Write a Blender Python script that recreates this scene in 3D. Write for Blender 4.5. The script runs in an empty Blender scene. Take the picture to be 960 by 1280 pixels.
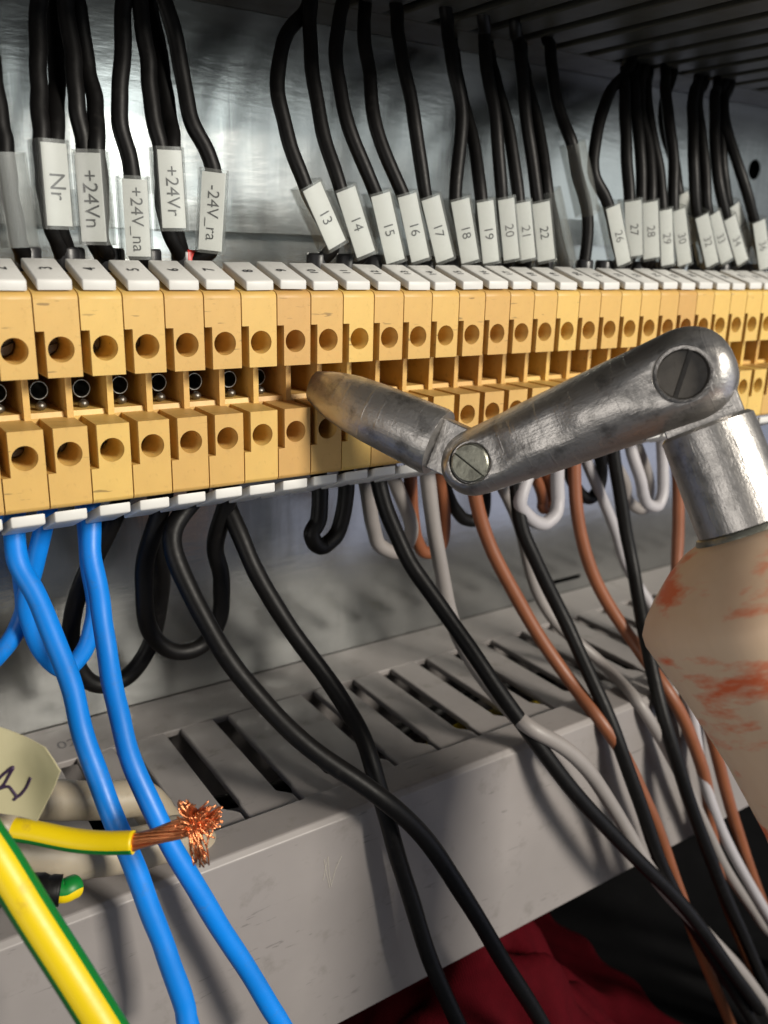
import bpy, bmesh, math, random
import numpy as np
from mathutils import Vector, Matrix
random.seed(7)
S = 0.001                                   # everything below is written in millimetres
scn = bpy.context.scene
COL = scn.collection

# ------------------------------------------------------------------ camera
CR = np.array([[0.8320167, -0.55415064, 0.02579305],
               [-0.13889249, -0.25310015, -0.95741798],
               [0.53708201, 0.79300529, -0.28755091]])
CC = np.array([-12.1891, -127.5752, 6.4312]); CF = 1080.87
cam = bpy.data.cameras.new('camera'); camo = bpy.data.objects.new('camera', cam); COL.objects.link(camo)
cam.sensor_width = 36; cam.lens = CF / 1280 * 36; cam.clip_start = 0.004; cam.clip_end = 20
M4 = Matrix(((CR[0][0], -CR[1][0], -CR[2][0], CC[0]*S), (CR[0][1], -CR[1][1], -CR[2][1], CC[1]*S),
             (CR[0][2], -CR[1][2], -CR[2][2], CC[2]*S), (0, 0, 0, 1)))
camo.matrix_world = M4
cam.dof.use_dof = True; cam.dof.focus_distance = 0.142; cam.dof.aperture_fstop = 24
scn.camera = camo

# ------------------------------------------------------------------ light
w = bpy.data.worlds.new('World'); scn.world = w; w.use_nodes = True
w.node_tree.nodes['Background'].inputs[0].default_value = (0.80, 0.86, 1.0, 1)
w.node_tree.nodes['Background'].inputs[1].default_value = 0.085
scn.view_settings.view_transform = 'Standard'; scn.view_settings.look = 'None'
scn.view_settings.exposure = 0.0; scn.view_settings.gamma = 1; scn.view_settings.use_curve_mapping = False
TARGET = Vector((0.07, 0.0, -0.04))
def area(name, direction, dist, sx, sy, power, col):
    l = bpy.data.lights.new(name, 'AREA'); l.shape = 'RECTANGLE'; l.size = sx; l.size_y = sy
    l.energy = power; l.color = col
    o = bpy.data.objects.new(name, l); COL.objects.link(o)
    d = Vector(direction).normalized(); o.location = TARGET + d*dist
    o.rotation_euler = (-d).to_track_quat('-Z', 'Y').to_euler()
area('ceiling_lamp', (0.28, -0.86, 0.40), 0.9, 0.18, 0.18, 10.8, (1.0, 0.93, 0.82))
area('room_window', (0.30, -0.94, 0.13), 1.0, 0.24, 0.32, 0.45, (0.92, 1.0, 0.97))
area('room_light', (0.50, -0.86, 0.12), 1.15, 1.25, 0.42, 1.5, (0.93, 1.0, 0.98))
area('left_lamp', (-0.88, -0.46, 0.0), 0.9, 0.34, 0.30, 1.3, (1.0, 0.95, 0.88))
area('side_window', (0.76, -0.60, -0.28), 0.9, 0.60, 0.50, 0.6, (0.76, 0.78, 1.0))

# ------------------------------------------------------------------ helpers
def V(*a): return Vector(a)
def ray(x, y): return CR.T @ np.array([(x-480)/CF, (y-640)/CF, 1.0])
def atY(x, y, Y): d = ray(x, y); return Vector(CC + d*(Y-CC[1])/d[1])
def atZ(x, y, Z): d = ray(x, y); return Vector(CC + d*(Z-CC[2])/d[2])
def atD(x, y, D): return Vector(CC + ray(x, y)*D)
def mesh_from(name, verts, faces, smooth=False, mats=None):
    me = bpy.data.meshes.new(name)
    me.from_pydata([tuple(c*S for c in v) for v in verts], [], faces)
    me.validate(); me.update()
    if smooth: me.polygons.foreach_set('use_smooth', [True]*len(me.polygons))
    return me
def link(name, me, mat=None, parent=None, mw=None):
    o = bpy.data.objects.new(name, me); COL.objects.link(o)
    if mat is not None and me is not None:
        if len(me.materials) == 0: me.materials.append(mat)
    if parent is not None: o.parent = parent
    if mw is not None: o.matrix_local = mw
    return o
def tag(o, label, cat, group=None, kind=None):
    if label: o['label'] = label
    if cat: o['category'] = cat
    if group: o['group'] = group
    if kind: o['kind'] = kind
    return o
def empty(name, loc):
    o = bpy.data.objects.new(name, None); COL.objects.link(o); o.empty_display_size = 0.004
    o.location = Vector(loc)*S; return o
def frame(origin, x, y):
    x = x.normalized(); z = x.cross(y).normalized(); y = z.cross(x)
    m = Matrix((x, y, z)).transposed().to_4x4(); m.translation = origin*S; return m
def box_data(x0, x1, y0, y1, z0, z1):
    v = [(x, y, z) for x in (x0, x1) for y in (y0, y1) for z in (z0, z1)]
    f = [(0,1,3,2), (4,6,7,5), (0,4,5,1), (2,3,7,6), (0,2,6,4), (1,5,7,3)]
    return v, f
def box(name, *b): return mesh_from(name, *box_data(*b))
def prism_x(name, prof, x0, x1):            # closed (y,z) profile swept along x
    n = len(prof)
    v = [(x0, y, z) for y, z in prof] + [(x1, y, z) for y, z in prof]
    f = [tuple(range(n)), tuple(range(2*n-1, n-1, -1))] + [(i, i+n, (i+1) % n+n, (i+1) % n) for i in range(n)]
    me = mesh_from(name, v, f); fix(me); return me
def prism_z(name, prof, z0, z1):
    n = len(prof)
    v = [(x, y, z0) for x, y in prof] + [(x, y, z1) for x, y in prof]
    f = [tuple(range(n)), tuple(range(2*n-1, n-1, -1))] + [(i, i+n, (i+1) % n+n, (i+1) % n) for i in range(n)]
    me = mesh_from(name, v, f); fix(me); return me
def fix(me):
    bm = bmesh.new(); bm.from_mesh(me); bmesh.ops.recalc_face_normals(bm, faces=bm.faces); bm.to_mesh(me); bm.free()
def bevelled(me, w, seg=2, ang=35):
    o = bpy.data.objects.new('tmp', me); COL.objects.link(o)
    b = o.modifiers.new('b', 'BEVEL'); b.width = w*S; b.segments = seg; b.limit_method = 'ANGLE'; b.angle_limit = math.radians(ang)
    b.use_clamp_overlap = True; b.miter_outer = 'MITER_ARC'
    r = evaluate(o); bpy.data.objects.remove(o); return r
def evaluate(o):
    dg = bpy.context.evaluated_depsgraph_get(); dg.update()
    me = bpy.data.meshes.new_from_object(o.evaluated_get(dg)); return me
def boolean(me, cutters):
    o = bpy.data.objects.new('tmp', me); COL.objects.link(o); cs = []
    for c in cutters:
        fix(c); co = bpy.data.objects.new('cut', c); COL.objects.link(co); cs.append(co)
        m = o.modifiers.new('d', 'BOOLEAN'); m.operation = 'DIFFERENCE'; m.object = co; m.solver = 'EXACT'
    r = evaluate(o); bpy.data.objects.remove(o)
    for c in cs: bpy.data.objects.remove(c)
    return r
def shade(me, ang=40):
    me.polygons.foreach_set('use_smooth', [True]*len(me.polygons))
    try: me.set_sharp_from_angle(angle=math.radians(ang))
    except Exception: pass
    return me
def lathe(name, prof, n=32, axis='z', smooth=True, cap=True):   # prof: (r, h)
    v = []; f = []
    for r, h in prof:
        for k in range(n):
            a = 2*math.pi*k/n; c, s = r*math.cos(a), r*math.sin(a)
            v.append((c, s, h) if axis == 'z' else ((c, h, s) if axis == 'y' else (h, c, s)))
    for i in range(len(prof)-1):
        for k in range(n):
            f.append((i*n+k, i*n+(k+1) % n, (i+1)*n+(k+1) % n, (i+1)*n+k))
    if cap: f.append(tuple(range(n))[::-1]); f.append(tuple(range((len(prof)-1)*n, len(prof)*n)))
    me = mesh_from(name, v, f); fix(me)
    if smooth: shade(me, 35)
    return me
def spline(P, k=8):
    P = [Vector(p) for p in P]; out = []
    Q = [P[0]*2-P[1]] + P + [P[-1]*2-P[-2]]
    for i in range(1, len(Q)-2):
        p0, p1, p2, p3 = Q[i-1:i+3]
        # centripetal Catmull-Rom
        t0 = 0; t1 = t0+max((p1-p0).length, 1e-3)**.5; t2 = t1+max((p2-p1).length, 1e-3)**.5; t3 = t2+max((p3-p2).length, 1e-3)**.5
        for j in range(k):
            t = t1+(t2-t1)*j/k
            A1 = p0*((t1-t)/(t1-t0))+p1*((t-t0)/(t1-t0)); A2 = p1*((t2-t)/(t2-t1))+p2*((t-t1)/(t2-t1)); A3 = p2*((t3-t)/(t3-t2))+p3*((t-t2)/(t3-t2))
            B1 = A1*((t2-t)/(t2-t0))+A2*((t-t0)/(t2-t0)); B2 = A2*((t3-t)/(t3-t1))+A3*((t-t1)/(t3-t1))
            out.append(B1*((t2-t)/(t2-t1))+B2*((t-t1)/(t2-t1)))
    out.append(P[-1]); return out
def smooth_path(path, it=2):
    for _ in range(it):
        path = [path[0]] + [(path[i-1]+path[i]*2+path[i+1])/4 for i in range(1, len(path)-1)] + [path[-1]]
    return path
def tube_data(path, rad, n=14, twist=0.0, ref=None):
    m = len(path); v = []; f = []
    T = [(path[min(i+1, m-1)]-path[max(i-1, 0)]).normalized() for i in range(m)]
    u = (ref or V(0.3, -1, 0.2)); u = (u-T[0]*u.dot(T[0])).normalized()
    for i in range(m):
        u = (u-T[i]*u.dot(T[i])).normalized(); b = T[i].cross(u)
        r = rad(i/(m-1)) if callable(rad) else rad
        for k in range(n):
            a = 2*math.pi*k/n+twist*i/(m-1)
            v.append(path[i]+(u*math.cos(a)+b*math.sin(a))*r)
    for i in range(m-1):
        for k in range(n): f.append((i*n+k, i*n+(k+1) % n, (i+1)*n+(k+1) % n, (i+1)*n+k))
    f.append(tuple(range(n))[::-1]); f.append(tuple(range((m-1)*n, m*n)))
    return v, f
def tube(name, path, rad, n=14, **kw):
    v, f = tube_data(path, rad, n, **kw); me = mesh_from(name, v, f, True)
    me.polygons[-1].use_smooth = False; me.polygons[-2].use_smooth = False
    return me
def text_mesh(body, size):
    cu = bpy.data.curves.new('txt', 'FONT'); cu.body = body; cu.size = size*S; cu.align_x = 'CENTER'; cu.align_y = 'CENTER'
    cu.resolution_u = 3; cu.extrude = 0.00001
    o = bpy.data.objects.new('txt', cu); COL.objects.link(o); me = evaluate(o); bpy.data.objects.remove(o); return me

# ------------------------------------------------------------------ materials
def newmat(name):
    m = bpy.data.materials.new(name); m.use_nodes = True
    nt = m.node_tree; return m, nt, nt.nodes['Principled BSDF']
def mapped(nt, scale=(1, 1, 1), coord='Object'):
    tc = nt.nodes.new('ShaderNodeTexCoord'); mp = nt.nodes.new('ShaderNodeMapping'); mp.inputs['Scale'].default_value = scale
    nt.links.new(tc.outputs[coord], mp.inputs['Vector']); return mp.outputs['Vector']
def noise(nt, vec, scale, detail=4, rough=.55):
    n = nt.nodes.new('ShaderNodeTexNoise'); n.inputs['Scale'].default_value = scale; n.inputs['Detail'].default_value = detail
    n.inputs['Roughness'].default_value = rough; nt.links.new(vec, n.inputs['Vector']); return n.outputs['Fac']
def ramp(nt, fac, stops):
    r = nt.nodes.new('ShaderNodeValToRGB'); nt.links.new(fac, r.inputs['Fac'])
    while len(r.color_ramp.elements) < len(stops): r.color_ramp.elements.new(0.5)
    for e, (p, c) in zip(r.color_ramp.elements, stops):
        e.position = p; e.color = (*c, 1) if len(c) == 3 else c
    return r.outputs['Color']
def mixc(nt, fac, a, b, mode='MIX'):
    m = nt.nodes.new('ShaderNodeMix'); m.data_type = 'RGBA'; m.blend_type = mode
    for s, val in ((0, fac), (6, a), (7, b)):
        if hasattr(val, 'is_linked'): nt.links.new(val, m.inputs[s])
        else: m.inputs[s].default_value = val if s == 0 else (*val, 1)
    return m.outputs[2]
def bump(nt, bs, h, strength, dist=0.0002):
    b = nt.nodes.new('ShaderNodeBump'); b.inputs['Strength'].default_value = strength; b.inputs['Distance'].default_value = dist
    nt.links.new(h, b.inputs['Height']); nt.links.new(b.outputs['Normal'], bs.inputs['Normal'])
def mrange(nt, f, a, b):
    m = nt.nodes.new('ShaderNodeMapRange'); m.inputs[3].default_value = a; m.inputs[4].default_value = b
    nt.links.new(f, m.inputs[0]); return m.outputs[0]
def plastic(name, col, rough=.45, var=.12, grime=(0.05, 0.04, 0.03), grime_amt=.25, scale=120, bumps=.08, sss=0.0, rnd=0.0, spec=.5, scr=0.0):
    m, nt, bs = newmat(name); vec = mapped(nt)
    a = noise(nt, vec, scale, 5); b = noise(nt, vec, scale*5, 4, .7)
    dark = tuple(c*(1-var) for c in col); lite = tuple(min(1, c*(1+var)) for c in col)
    c = ramp(nt, a, [(.3, dark), (.7, lite)])
    if grime_amt > 0:
        g = ramp(nt, b, [(.58, (0, 0, 0)), (.78, (grime_amt,)*3)])
        c = mixc(nt, g, c, grime)
    if scr > 0:
        oi0 = nt.nodes.new('ShaderNodeObjectInfo'); ad0 = nt.nodes.new('ShaderNodeVectorMath'); ad0.operation = 'ADD'
        nt.links.new(mapped(nt, (.16, 1, 1)), ad0.inputs[0]); nt.links.new(oi0.outputs['Random'], ad0.inputs[1])
        sn = noise(nt, ad0.outputs[0], 1500, 2, .5); sm = noise(nt, ad0.outputs[0], 330, 2, .5)
        mu = nt.nodes.new('ShaderNodeMath'); mu.operation = 'MULTIPLY'
        nt.links.new(ramp(nt, sn, [(.66, (0, 0, 0)), (.70, (1, 1, 1))]), mu.inputs[0]); nt.links.new(ramp(nt, sm, [(.52, (0, 0, 0)), (.60, (scr,)*3)]), mu.inputs[1])
        c = mixc(nt, mu.outputs[0], c, tuple(x*.35 for x in col))
    if rnd > 0:
        oi = nt.nodes.new('ShaderNodeObjectInfo'); hs = nt.nodes.new('ShaderNodeHueSaturation')
        nt.links.new(mrange(nt, oi.outputs['Random'], 1-rnd, 1+rnd*.6), hs.inputs['Value'])
        nt.links.new(mrange(nt, oi.outputs['Random'], .5-rnd*.05, .5+rnd*.08), hs.inputs['Hue'])
        nt.links.new(c, hs.inputs['Color']); c = hs.outputs['Color']
    nt.links.new(c, bs.inputs['Base Color'])
    nt.links.new(mrange(nt, b, rough-.10, rough+.14), bs.inputs['Roughness'])
    bump(nt, bs, b, bumps)
    bs.inputs['Specular IOR Level'].default_value = spec
    if sss > 0:
        bs.inputs['Subsurface Weight'].default_value = sss; bs.inputs['Subsurface Radius'].default_value = (1, .5, .2); bs.inputs['Subsurface Scale'].default_value = 0.0012
    return m
HOUSING = plastic('housing_plastic', (0.61, 0.378, 0.112), .48, .06, (0.2, .10, .02), .35, 140, .10, .10, .14, scr=.8)
WHITE = plastic('marker_plastic', (0.64, 0.635, 0.61), .45, .04, (0.3, .28, .22), .25, 160, .06, 0, .05)
PAPER = plastic('paper', (0.74, 0.75, 0.73), .75, .05, (0.42, .42, .38), .35, 120, .05, 0, .10)
INK = plastic('ink', (0.025, 0.025, 0.03), .6, .3, grime_amt=0)
INKG = plastic('faded_ink', (0.12, 0.115, 0.12), .6, .3, grime_amt=0)
BLACK = plastic('black_insulation', (0.0035, 0.0032, 0.0032), .46, .25, (0.025, .022, .02), .4, 150, .10, spec=.22)
BLUE = plastic('blue_insulation', (0.0, 0.19, 0.68), .42, .12, (0.05, .12, .26), .5, 60, .12)
BROWN = plastic('brown_insulation', (0.20, 0.066, 0.027), .46, .10, (0.1, .04, .02), .3, 120, .06)
GREY = plastic('grey_insulation', (0.235, 0.215, 0.205), .48, .06, (0.15, .14, .13), .3, 120, .06)
PALE = plastic('white_insulation', (0.36, 0.345, 0.36), .48, .05, (0.2, .2, .2), .25, 120, .06)
YELLOW = plastic('yellow_insulation', (0.70, 0.51, 0.0), .42, .06, (0.40, .25, .03), .6, 70, .12)
GREEN = plastic('green_insulation', (0.0, 0.16, 0.02), .42, .08, (0.02, .08, .02), .25, 110, .06)
CREAM = plastic('cream_sheath', (0.34, 0.29, 0.215), .45, .10, (0.2, .16, .1), .5, 55, .06, .1)
DUCT = plastic('duct_plastic', (0.25, 0.230, 0.222), .46, .10, (0.12, .11, .095), .5, 30, .08, scr=.45)
DUCT_SHADED = plastic('shaded_duct_plastic', (0.045, 0.046, 0.038), .55, .1, (0.02, .02, .018), .4, 30, .06)  # duct plastic with the shade of the upper duct put into its colour
DARK = plastic('dark_cabinet', (0.004, 0.004, 0.0045), .7, .4, (0.01, .01, .01), .5, 30, .1, spec=.15)
RED = plastic('red_ferrule', (0.55, 0.02, 0.015), .4, .1)
FERR = plastic('black_ferrule', (0.02, 0.02, 0.022), .35, .2, grime_amt=.1)
SCRATCH = plastic('scratch', (0.40, 0.37, 0.32), .7, .2, grime_amt=0)

m, nt, bs = newmat('galvanised_steel'); STEEL = m
vec = mapped(nt); st = mapped(nt, (1, 1, .06)); sp = mapped(nt, (.25, 1, 1))
n1 = noise(nt, vec, 45, 5, .6); n2 = noise(nt, st, 260, 4, .6); n3 = noise(nt, sp, 500, 3, .6)
nt.links.new(mixc(nt, n1, (0.33, 0.35, 0.355), (0.70, 0.71, 0.69)), bs.inputs['Base Color'])  # zinc tone; its strong mottling also paints in blotchy reflections
bs.inputs['Metallic'].default_value = 1.0
nt.links.new(mrange(nt, n1, .14, .28), bs.inputs['Roughness'])
ad = nt.nodes.new('ShaderNodeMath'); ad.operation = 'ADD'; nt.links.new(n2, ad.inputs[0]); nt.links.new(n3, ad.inputs[1])
bump(nt, bs, ad.outputs[0], .10, .0004)

def worn_metal(name, col, r0, r1, streak=(1, 1, .12), dark=.45, fine=False):
    m, nt, bs = newmat(name); vec = mapped(nt); sv = mapped(nt, streak)
    a = noise(nt, vec, 260, 6, .65); b = noise(nt, sv, 900, 4, .7); c = noise(nt, vec, 90, 5, .6)
    d = tuple(x*dark for x in col)
    col1 = ramp(nt, a, [(.30, d), (.48, col)])
    col2 = mixc(nt, ramp(nt, b, [(.60, (0, 0, 0)), (.72, (.5, .5, .5))]), col1, tuple(x*.55 for x in col))
    nt.links.new(col2, bs.inputs['Base Color']); bs.inputs['Metallic'].default_value = .93
    nt.links.new(mrange(nt, c, r0, r1), bs.inputs['Roughness'])
    ad = nt.nodes.new('ShaderNodeMath'); ad.operation = 'ADD'; nt.links.new(a, ad.inputs[0]); nt.links.new(b, ad.inputs[1])
    if fine:
        fs = noise(nt, mapped(nt, (.05, 1, 1)), 2600, 3, .6); fs2 = noise(nt, mapped(nt, (1, .06, .06)), 1500, 3, .6)
        a2 = nt.nodes.new('ShaderNodeMath'); a2.operation = 'ADD'; nt.links.new(fs, a2.inputs[0]); nt.links.new(ramp(nt, fs2, [(.62, (0, 0, 0)), (.68, (.8,)*3)]), a2.inputs[1])
        a3 = nt.nodes.new('ShaderNodeMath'); a3.operation = 'MULTIPLY_ADD'; nt.links.new(a2.outputs[0], a3.inputs[0]); a3.inputs[1].default_value = .5; nt.links.new(ad.outputs[0], a3.inputs[2]); ad = a3
    bump(nt, bs, ad.outputs[0], .28, .0003); return m
TOOL = worn_metal('worn_aluminium', (0.50, 0.48, 0.46), .29, .46, fine=True)
SCREW = worn_metal('screw_steel', (0.30, 0.30, 0.25), .34, .5, (1, 1, 1))
DARK_SCREW = plastic('dark_screw', (0.07, 0.063, 0.055), .5, .3, (0.02, .02, .02), .5, 200, .3)  # plain dark non-metal colour for the right pivot screw
SUNK = worn_metal('sunk_screw', (0.20, 0.19, 0.17), .3, .5, (1, 1, 1))
NICKEL = worn_metal('nickel', (0.22, 0.21, 0.19), .25, .45, (1, 1, 1), .6)
COPPER = worn_metal('copper', (0.80, 0.30, 0.13), .25, .4, (1, 1, 1), .6)

m, nt, bs = newmat('clear_plastic'); CLEAR = m
out = nt.nodes['Material Output']; tr = nt.nodes.new('ShaderNodeBsdfTransparent'); tr.inputs[0].default_value = (.975, .98, .975, 1)
gl = nt.nodes.new('ShaderNodeBsdfGlossy'); gl.inputs['Roughness'].default_value = .22; gl.inputs[0].default_value = (.9, .9, .9, 1)
fr0 = nt.nodes.new('ShaderNodeLayerWeight'); fr0.inputs[0].default_value = .5
fr1 = nt.nodes.new('ShaderNodeMath'); fr1.operation = 'POWER'; fr1.inputs[1].default_value = 4; nt.links.new(fr0.outputs['Facing'], fr1.inputs[0])
fr = nt.nodes.new('ShaderNodeMapRange'); fr.inputs[3].default_value = .03; fr.inputs[4].default_value = .55; nt.links.new(fr1.outputs[0], fr.inputs[0])
mx = nt.nodes.new('ShaderNodeMixShader'); nt.links.new(fr.outputs[0], mx.inputs[0]); nt.links.new(tr.outputs[0], mx.inputs[1]); nt.links.new(gl.outputs[0], mx.inputs[2])
df = nt.nodes.new('ShaderNodeBsdfDiffuse'); df.inputs[0].default_value = (.32, .33, .31, 1)
mx2 = nt.nodes.new('ShaderNodeMixShader'); mx2.inputs[0].default_value = .13
nt.links.new(mx.outputs[0], mx2.inputs[1]); nt.links.new(df.outputs[0], mx2.inputs[2]); nt.links.new(mx2.outputs[0], out.inputs['Surface'])

m, nt, bs = newmat('handle_wood'); WOOD = m
vec = mapped(nt); gv = mapped(nt, (1, 1, .08)); pv = mapped(nt, (.6, .6, 1.8))
g = noise(nt, gv, 420, 5, .6); c0 = noise(nt, vec, 60, 4)
base = mixc(nt, g, (0.74, 0.52, 0.34), (0.84, 0.63, 0.44)); base = mixc(nt, ramp(nt, c0, [(.4, (0, 0, 0)), (.7, (.35,)*3)]), base, (0.78, .48, .34))
pn = noise(nt, pv, 80, 5, .62); paint = ramp(nt, pn, [(.50, (0, 0, 0)), (.60, (.92,)*3)])
nt.links.new(mixc(nt, paint, base, (0.80, 0.13, 0.03)), bs.inputs['Base Color'])
bs.inputs['Roughness'].default_value = .55; bump(nt, bs, g, .12)

m, nt, bs = newmat('red_fabric'); FABRIC = m
vec = mapped(nt); wv = nt.nodes.new('ShaderNodeTexWave'); wv.inputs['Scale'].default_value = 700; wv.inputs['Distortion'].default_value = 2
nt.links.new(vec, wv.inputs['Vector']); n = noise(nt, vec, 300, 5)
nt.links.new(mixc(nt, n, (0.035, 0.0004, 0.002), (0.065, 0.0008, 0.004)), bs.inputs['Base Color']); bs.inputs['Roughness'].default_value = .85
bs.inputs['Specular IOR Level'].default_value = .08; bump(nt, bs, wv.outputs['Fac'], .3)
m, nt, bs = newmat('tag_paper'); TAGP = m
vec = mapped(nt); n = noise(nt, vec, 90, 6, .6)
nt.links.new(mixc(nt, n, (0.46, 0.41, 0.23), (0.60, 0.55, 0.35)), bs.inputs['Base Color']); bs.inputs['Roughness'].default_value = .6; bump(nt, bs, n, .3)

# ------------------------------------------------------------------ the setting
PLATE_Y = 50
me = box('back_plate', -60, 340, PLATE_Y, PLATE_Y+2, -150, 120)
hole = lathe('c', [(3.0, PLATE_Y-3), (3.0, PLATE_Y+6)], 28, 'y', False)
hole.transform(Matrix.Translation(V(244.6, 0, 34.2)*S))
p = atY(708, 724, PLATE_Y); slot = box('c', p.x-6, p.x+6, PLATE_Y-3, PLATE_Y+6, p.z-.7, p.z+.7)
me = boolean(me, [hole, slot])
tag(link('back_plate', me, STEEL), None, None, kind='structure')
tag(link('cabinet_wall', box('cabinet_wall', -120, 420, 75, 78, -260, 200), DARK), None, None, kind='structure')
tag(link('cabinet_floor', box('cabinet_floor', -120, 420, -60, 75, -214, -210), DARK), None, None, kind='structure')
hat = [(42.6, 16), (44, 16), (44, 11), (48.6, 11), (48.6, -42), (44, -42), (44, -47), (42.6, -47), (42.6, -40.6), (47.2, -40.6), (47.2, 9.6), (42.6, 9.6)]
hat = [(y+1.35, z) for y, z in hat]
tag(link('mounting_rail', prism_x('mounting_rail', hat, -50, 330), STEEL), None, None, kind='structure')

# ------------------------------------------------------------------ wiring ducts
DZ, DF, DB, DP = -94.3, -11.2, -141.3, 11.1
def duct(zin, zout, label, x_first, fy, DUCT):
    up = 1 if zin < 0 else -1               # the slotted side faces the terminal blocks
    t = 1.6; za, zb = zin, zin-up*t; lo, hi = min(za, zb), max(za, zb)
    d = empty('wiring_duct', (140, 49, min(zin, zout)))
    off = -V(140, 49, min(zin, zout))*S
    mt = Matrix.Translation(off)
    X0, X1 = -50, 335
    link('base_strip', bevelled(box('base_strip', X0, X1, 35, 49.8, lo, hi), .3), DUCT, d, mt)
    link('base_plate', box('base_plate', X0, X1, 48.0, 49.7, min(zb, zout)+1.7, max(zb, zout)-.1), DUCT, d, mt)
    zo = zout; link('side_wall', box('side_wall', X0, X1, -9.5+fy, 47.9, min(zo, zo+up*t), max(zo, zo+up*t)), DUCT, d, mt)
    # one finger between two slots, its head wider than its neck
    hw = (DP-3.5)/2
    prof = [(-hw, 35.05), (-hw, 4.5+fy), (-hw-.4, 3+fy), (-hw-.4, -8.6+fy), (hw+2.3, -8.6+fy), (hw+2.3, 1.2+fy), (hw+1.5, 2.3+fy), (hw, 3.8+fy), (hw, 35.05)]
    fm = bevelled(prism_z('finger', prof, lo, hi), .35)
    n = int((X1-X0)/DP)
    k0 = math.floor((X0-x_first)/DP)+1
    for k in range(n-1):
        cx = x_first+(k0+k+.5)*DP
        link('finger', fm, DUCT, d, Matrix.Translation(off+V(cx, 0, 0)*S))
    # snap-on cover: front plate with a lip folded over each side
    e = 1.4*up; z1, z2 = zin+e*.9, zout-e*.9
    prof = [(-2.9, z1), (-10.2, z1), (-11.2, z1-e*.7), (-11.2, z2+e*.7), (-10.2, z2), (-2.9, z2), (-2.9, z2+e*.85), (-9.6, z2+e*.85), (-9.6, z1-e*.85), (-2.9, z1-e*.85)]
    prof = [(y+fy, z) for y, z in prof]
    c = link('cover', bevelled(prism_x('cover', prof, X0, X1), .25, 2, 30), DUCT, d, mt)
    tag(d, label, 'cable duct', 'slotted wiring ducts')
    return d, c, mt
lower, lower_cover, lmt = duct(DZ, DB, 'grey slotted wiring duct with closed cover below the terminal blocks', 43.9, 0, DUCT)
upper, upper_cover, umt = duct(52, 99, 'slotted wiring duct, coloured as in shade, above the terminal blocks taking in black wires', 40.2, -22, DUCT_SHADED)
p = atZ(84, 930, DZ)
tm = text_mesh('02', 4.2); link('printed_number', tm, INKG, lower, lmt @ frame(p+V(0, 0, .03), V(1, 0, 0), V(0, 1, 0)))
# thin scratches on the lower cover
sc = []; sf = []
for a in (((404, 1100), (407, 1085), (410, 1071)), ((410, 1071), (411, 1090), (414, 1108)), ((414, 1106), (420, 1085), (427, 1070)), ((405, 1074), (408, 1092), (412, 1110))):
    v, f = tube_data([atY(x, y, DF-.02) for x, y in a], .075, 5); k = len(sc); sc += v; sf += [tuple(i+k for i in q) for q in f]
link('scratch', mesh_from('scratch', sc, sf), SCRATCH, lower_cover)

# ------------------------------------------------------------------ terminal blocks
P = 6.2
prof = [(0, -.1), (0, -11.8), (16, -11.8), (16, -17.6), (5.2, -17.6), (5.0, -18.5), (0, -19.1), (0, -31.0), (1.2, -31.2), (9.5, -33.4), (42.5, -33.4), (42.5, 2.4), (9.5, 2.4), (.8, .1)]
solid = [(0, -.95), (0, -30.3), (.12, -30.65), (.45, -30.95), (1.2, -31.2), (9.5, -33.4), (42.5, -33.4), (42.5, 2.4), (9.5, 2.4), (.95, .05), (.4, -.15), (.1, -.5)]
hg = .10
body = prism_x('housing', solid, hg, P-hg)
HC = 3.35                                    # hole centre in x
cut = []
cut.append(box('c', -1, 1.25, -1, 6.5, -15, -5.3))                       # notch of the upper tier
cut.append(box('c', -1, 1.25, -1, 8.0, -25.6, -17.0))                    # notch of the lower tier
vp = [(-1, -11.8), (24, -11.8), (24, -18.1), (8.3, -18.1), (8.1, -18.9), (0, -19.0), (-1, -19.02)]
cut.append(prism_x('c', vp, -1, P-1.05))
cut.append(prism_x('c', [(-1.1, -11.8), (7.0, -11.8), (7.0, -18.91), (-1.1, -19.02)], P-1.4, P+1))
for zc in (-7.87, -22.94):
    c = lathe('c', [(1.83, -1), (1.83, 11.0)], 32, 'y', False); c.transform(Matrix.Translation(V(HC, 0, zc)*S)); cut.append(c)
cut.append(box('c', .8, P-.8, 10.6, 20.0, -1, 4)); cut.append(box('c', .8, P-.8, 10.6, 20.0, -36, -30))
body = boolean(body, cut)
body = shade(bevelled(body, .26, 2, 40), 50)
for pl in body.polygons:
    if pl.area > 4e-6: pl.use_smooth = False
# screw head sunk in each hole: disc with a cut slot
s = lathe('screw', [(1.72, 10.98), (1.72, 8.5), (1.45, 8.2)], 24, 'y'); sl = box('c', -2, 2, 8.0, 9.2, -.26, .26)
sl.transform(Matrix.Rotation(.7, 4, 'Y')); scr = boolean(s, [sl]); shade(scr, 35)
mk = [(0.35, 0.22), (0.35, 1.62), (.55, 1.78), (9.15, 4.42), (9.35, 3.0)]
markm = shade(bevelled(prism_x('marker', mk, -2.38, 2.38), .22, 2, 30), 45)
mk2 = [(0.35, -31.35), (0.35, -32.95), (.55, -33.1), (9.2, -36.7), (9.35, -35.0)]
mark2 = shade(bevelled(prism_x('marker', mk2, -2.38, 2.38), .22, 2, 30), 45)
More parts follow.
